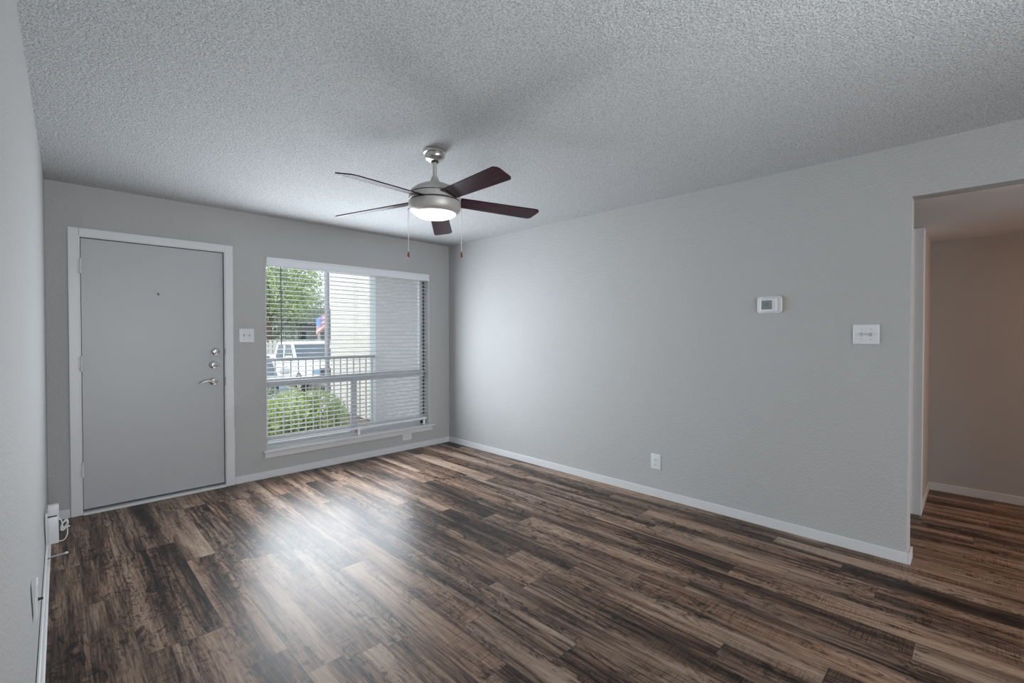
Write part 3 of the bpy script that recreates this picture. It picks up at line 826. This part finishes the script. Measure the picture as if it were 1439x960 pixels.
hb = [(-0.62, 0, 0.36, 0.48, 0.45, 0.36), (-0.10, 0.02, 0.44, 0.50, 0.46, 0.44), (0.35, 0, 0.40, 0.46, 0.42, 0.42), (0.72, 0.05, 0.24, 0.22, 0.3, 0.26), (-1.15, 0, 0.34, 0.45, 0.45, 0.36)]
hd = tag(empty('hedge', (3.25, 8.72, GZ)), 'bright green leafy hedge just beyond the patio railing', 'hedge')
obj('foliage', leaves(hb, 4600, 0.092, rnd), M_leaf_hedge, hd); obj('stems', stems(None, hb, rnd, 26, 0.012), M_bark, hd)
sb = [(0, 0, 0.42, 0.42, 0.38, 0.42), (-0.5, 0.1, 0.40, 0.4, 0.38, 0.40)]
sh = tag(empty('shrub', (3.12, 10.25, GZ - 0.03)), 'small darker green shrub behind the left end of the hedge', 'shrub')
obj('foliage', leaves(sb, 1500, 0.085, rnd), M_leaf_shrub, sh); obj('stems', stems(None, sb, rnd, 10, 0.012), M_bark, sh)

def tree(loc, blobs, count, size, label, trunk_h, trunk_r, mat):
    t = tag(empty('tree', loc), label, 'tree')
    obj('foliage', leaves(blobs, count, size, rnd, 0.35), mat, t)
    bm = BM(); tube(bm, [(0, 0, 0), (0.08, 0, trunk_h*.5), (0.0, 0.05, trunk_h)], [trunk_r, trunk_r*.75, trunk_r*.6], 10)
    for bl_ in blobs: tube(bm, [(0, 0.05, trunk_h*.9), (bl_[0]*.5, bl_[1]*.5, (trunk_h + bl_[2])*.5), (bl_[0]*.9, bl_[1]*.9, bl_[2])], [trunk_r*.5, trunk_r*.3, trunk_r*.1], 6)
    obj('trunk', bm, M_bark, t, smooth=True)
tree((7.9, 25.6, -0.86), [(0, 0, 6.1, 2.6, 1.6, 2.9), (-1.8, 0.2, 4.7, 2.2, 1.6, 2.1), (1.5, -0.2, 5.6, 1.4, 1.3, 2.2), (-3.4, 0, 6.4, 2.5, 1.6, 2.8), (0.7, -0.3, 4.0, 1.7, 1.0, 1.1)], 19000, 0.19,
     'large green tree beyond the parked pickup', 3.0, 0.2, M_leaf_tree)
tree((9.0, 28.8, -0.86), [(0, 0, 2.6, 1.9, 1.2, 1.8), (-2.4, 0, 3.0, 2.2, 1.2, 2.2), (1.9, 0.2, 4.0, 1.6, 1.1, 1.2), (-0.3, 0, 4.6, 2.4, 1.2, 1.6)], 12000, 0.20,
     'hazy grey green tree right behind the far fence', 2.0, 0.2, M_leaf_shrub)

# ------------------------------------------------------------------ far fence, house, flag
fe = tag(empty('picket_fence', (6.0, 24.0, -0.86)), 'long pale board fence behind the parked pickup', 'fence')
bm = BM(); x = -5.0
while x < 9.0:
    h = 1.86 + 0.03*math.sin(x*9)
    vs = [(x, 0, 0), (x + 0.17, 0, 0), (x + 0.17, 0, h), (x + 0.085, 0, h + 0.09), (x, 0, h)]
    a = [bm.verts.new(p) for p in vs]; b = [bm.verts.new((p[0], 0.02, p[2])) for p in vs]
    bm.faces.new(a); bm.faces.new(b[::-1])
    for i in range(5): bm.faces.new((a[i], b[i], b[(i+1) % 5], a[(i+1) % 5]))
    x += 0.2
obj('pickets', bm, M_fence, fe)
bm = BM(); box(bm, -5, 9, 0.02, 0.06, 0.35, 0.45); box(bm, -5, 9, 0.02, 0.06, 1.5, 1.6); obj('rails', bm, M_fence, fe)
ho = tag(empty('far_house', (13.2, 31.5, -0.86)), 'small grey house with white porch posts far behind the fence', 'house')
bm = BM(); box(bm, -2.2, 4.0, 0, 2.5, 0, 3.0); obj('wall', bm, M_house, ho)
bm = BM(); v = [bm.verts.new(p) for p in ((-2.6, -1.5, 2.75), (4.4, -1.5, 2.75), (4.4, 1.25, 4.1), (-2.6, 1.25, 4.1), (-2.6, 2.8, 2.9), (4.4, 2.8, 2.9), (-2.6, -1.5, 2.9), (4.4, -1.5, 2.9))]
for f in ((6,7,2,3), (3,2,5,4), (0,1,7,6), (6,3,4), (7,5,2), (0,4,5,1), (0,6,4), (1,5,7)): bm.faces.new([v[i] for i in f])
obj('roof', bm, M_roof, ho)
for x in (-2.3, -0.9, 0.25, 0.55, 3.0):
    bm = BM(); box(bm, x - 0.08, x + 0.08, -1.4, -1.24, 0, 2.75); obj('porch_post', bm, M_trim, ho)
bm = BM(); box(bm, -2.3, 3.0, -1.38, -1.30, 1.75, 1.85); box(bm, -2.3, 3.0, -1.36, -1.32, 1.2, 1.75); obj('porch_rail', bm, M_house, ho)
for x in (-1.6, 1.5):
    bm = BM(); box(bm, x - 0.4, x + 0.4, -0.02, -0.001, 1.2, 2.4); obj('window', bm, M_car_glass, ho)

fl = tag(empty('flag', (10.0, 23.3, -0.86)), 'small red white and blue flag on a slanted pole over the fence', 'flag')
bm = BM(); tube(bm, [(0.10, 0, 0), (0.10, 0, 1.4), (-0.12, 0, 3.35)], 0.022, 8); obj('flag_pole', bm, M_pole, fl, smooth=True)
def make_flag():
    t = NT('flag_cloth'); uv = t.n('ShaderNodeUVMap').outputs[0]
    s = t.n('ShaderNodeSeparateXYZ'); t.set(s.inputs[0], uv)
    st = t.math('MODULO', t.math('FLOOR', t.math('MULTIPLY', s.outputs[1], 7.0)), 2.0)
    c = t.mix(st, C(0.72, 0.28, 0.28), C(0.85, 0.83, 0.82))
    can = t.math('MULTIPLY', t.math('GREATER_THAN', s.outputs[0], 0.45), t.math('GREATER_THAN', s.outputs[1], 0.43))
    c = t.mix(can, c, C(0.22, 0.33, 0.66)); t.bsdf(c, 0.8); return t.m
bm = BM(); uvl = bm.loops.layers.uv.new('UVMap'); g = {}
for i in range(13):
    for j in range(9):
        u, w = i/12, j/8
        g[i, j] = bm.verts.new((-0.10 - u*0.50 + 0.09*w*0 , 0.05*math.sin(u*7) , 3.25 - 0.8*(1 - w) - 0.30*u*u + 0.02))
for i in range(12):
    for j in range(8):
        f = bm.faces.new((g[i,j], g[i+1,j], g[i+1,j+1], g[i,j+1]))
        for lp, (a, b) in zip(f.loops, ((i,j),(i+1,j),(i+1,j+1),(i,j+1))): lp[uvl].uv = (a/12, b/8)
fo = obj('flag_cloth', bm, make_flag(), fl, smooth='all')
sm = fo.modifiers.new('s', 'SOLIDIFY'); sm.thickness = 0.004

# ------------------------------------------------------------------ cars (local: +X forward, Y left, Z up, origin on the ground at the centre)
def loft(bm, secs, closed_ends=True):
    """secs: list of rings (lists of points) with equal counts"""
    rr = [[bm.verts.new(p) for p in s] for s in secs]; n = len(rr[0])
    for a, b in zip(rr, rr[1:]):
        for i in range(n): bm.faces.new((a[i], a[(i+1) % n], b[(i+1) % n], b[i]))
    if closed_ends: bm.faces.new(rr[0][::-1]); bm.faces.new(rr[-1])
def body_ring(x, z0, z1, w, crown=0.03, tuck=0.06):
    return [(x, -w + tuck, z0), (x, -w, z0 + 0.22), (x, -w, (z0+z1)*.55), (x, -w + 0.03, z1 - 0.05), (x, -w + 0.12, z1), (x, 0, z1 + crown),
            (x, w - 0.12, z1), (x, w - 0.03, z1 - 0.05), (x, w, (z0+z1)*.55), (x, w, z0 + 0.22), (x, w - tuck, z0)]
def wheel(parent, x, y, r):
    e = BM(); lathe(e, [(r*.62, -0.11), (r*.9, -0.12), (r, -0.09), (r, 0.09), (r*.9, 0.12), (r*.62, 0.11)], 28)
    bmesh.ops.transform(e, matrix=YR, verts=e.verts[:]); w = obj('wheel', e, M_tire, parent, smooth=True, loc=(x, y, r))
    e = BM(); lathe(e, [(0, -0.06), (r*.2, -0.07), (r*.5, -0.05), (r*.64, -0.10), (r*.64, 0.10), (r*.5, 0.05), (r*.2, 0.07), (0, 0.06)], 28)
    bmesh.ops.transform(e, matrix=YR, verts=e.verts[:]); obj('rim', e, M_rim, w, smooth=True)
def mirror(parent, mat, x, y, z):
    s = 1 if y > 0 else -1
    bm = BM(); box(bm, x - 0.06, x + 0.06, min(y, y + 0.24*s), max(y, y + 0.24*s), z, z + 0.17, 0.025); obj('side_mirror', bm, mat, parent, smooth=True)

def vehicle(name, label, cat, loc, az, mat, pickup):
    e = tag(empty(name, loc, az), label, cat)
    hw = 0.98 if pickup else 0.92
    L0, L1 = (-2.85, 2.75) if pickup else (-2.3, 2.35)
    hood = 1.18 if pickup else 1.02
    bm = BM()
    secs = [body_ring(L0, 0.5, hood - 0.05, hw - 0.05), body_ring(L0 + 0.1, 0.40, hood, hw), body_ring(0.9, 0.34, hood + 0.02, hw), body_ring(1.15, 0.34, hood + 0.02, hw),
            body_ring(L1 - 0.45, 0.36, hood - 0.03, hw - 0.02, 0.05), body_ring(L1 - 0.08, 0.38, hood - 0.12, hw - 0.06, 0.05), body_ring(L1, 0.45, hood - 0.24, hw - 0.10, 0.03)]
    loft(bm, secs); body = obj('body', bm, mat, e, smooth=True)
    # cab / greenhouse
    cb0, cb1, top = (-1.25, 1.25, 1.93) if pickup else (-2.15, 1.0, 1.66)
    b = hood - 0.02
    def cabring(x0, x1, z, w): return [(x0, -w, z), (x1, -w, z), (x1, w, z), (x0, w, z)]
    bm = BM(); loft(bm, [cabring(cb0, cb1, b, hw - 0.10), cabring(cb0 + 0.12, cb1 - 0.75, top - 0.06, hw - 0.24), cabring(cb0 + 0.22, cb1 - 0.92, top, hw - 0.34)])
    obj('cab', bm, mat, e, smooth=True)
    # glass set just proud of the cab faces
    def quad(name, pts, off):
        bm = BM(); n = (Vector(pts[1]) - Vector(pts[0])).cross(Vector(pts[3]) - Vector(pts[0])).normalized()*off
        a = [bm.verts.new(Vector(p) + n) for p in pts]; c = [bm.verts.new(Vector(p) - n*0.5) for p in pts]
        bm.faces.new(a); bm.faces.new(c[::-1])
        for i in range(4): bm.faces.new((a[i], c[i], c[(i+1) % 4], a[(i+1) % 4]))
        obj(name, bm, M_car_glass, e)
    def cabpt(u, side, f):
        z = b + (top - 0.06 - b)*f; w = (hw - 0.10) + (-0.14)*f
        x = (cb0 + 0.12*f) + ((cb1 - 0.75*f) - (cb0 + 0.12*f))*u
        return (x, side*w, z)
    quad('windshield', [cabpt(1, -0.92, 0.06), cabpt(1, 0.92, 0.06), cabpt(1, 0.92, 0.94), cabpt(1, -0.92, 0.94)], 0.008)
    splits = ((0.10, 0.46), (0.53, 0.93)) if pickup else ((0.06, 0.30), (0.34, 0.60), (0.64, 0.93))
    for s in (-1, 1):
        for u0, u1 in splits:
            p = [cabpt(u0, s, 0.1), cabpt(u1, s, 0.1), cabpt(u1 - 0.02, s, 0.88), cabpt(u0 + 0.03, s, 0.88)]
            quad('side_window', p if s < 0 else p[::-1], 0.008)
        mirror(e, mat, cb1 - 0.28, s*(hw - 0.06), b + 0.05)
        r = 0.39 if pickup else 0.34
        wheel(e, L1 - 0.95, s*(hw - 0.12), r); wheel(e, L0 + 1.05, s*(hw - 0.12), r)
        bm = BM(); box(bm, L1 - 0.10, L1 + 0.015, min(s*0.56, s*(hw - 0.12)), max(s*0.56, s*(hw - 0.12)), 0.74, 0.93, 0.02); obj('headlight', bm, M_lens, e, smooth=True)
    bm = BM(); box(bm, L1 - 0.05, L1 + 0.02, -0.56, 0.56, 0.63, 0.95, 0.02)
    for k in range(3): box(bm, L1 + 0.015, L1 + 0.03, -0.52, 0.52, 0.70 + 0.07*k, 0.72 + 0.07*k)
    obj('grille', bm, M_grille, e)
    bm = BM(); box(bm, L1 - 0.2, L1 + 0.10, -hw + 0.05, hw - 0.05, 0.42, 0.62, 0.05); obj('bumper', bm, mat, e, smooth=True)
    if pickup:
        bm = BM()
        for s in (-1, 1): box(bm, L0 + 0.02, -1.25, min(s*(hw - 0.09), s*hw), max(s*(hw - 0.09), s*hw), hood - 0.05, hood + 0.14, 0.02)
        box(bm, L0 + 0.01, L0 + 0.08, -hw + 0.06, hw - 0.06, hood - 0.05, hood + 0.14, 0.02)
        obj('bed_side', bm, mat, e, smooth=True)
    return e
AZ = math.atan2(-1.0, 0.012)
vehicle('pickup_truck', 'white pickup truck parked facing the window', 'pickup', (7.62, 20.0, -0.85), AZ, M_car_white, True)
vehicle('parked_car', 'silver car with a dark windshield left of the white pickup', 'car', (3.95, 15.0, -0.845), math.atan2(-0.987, -0.161), M_car_silver, False)
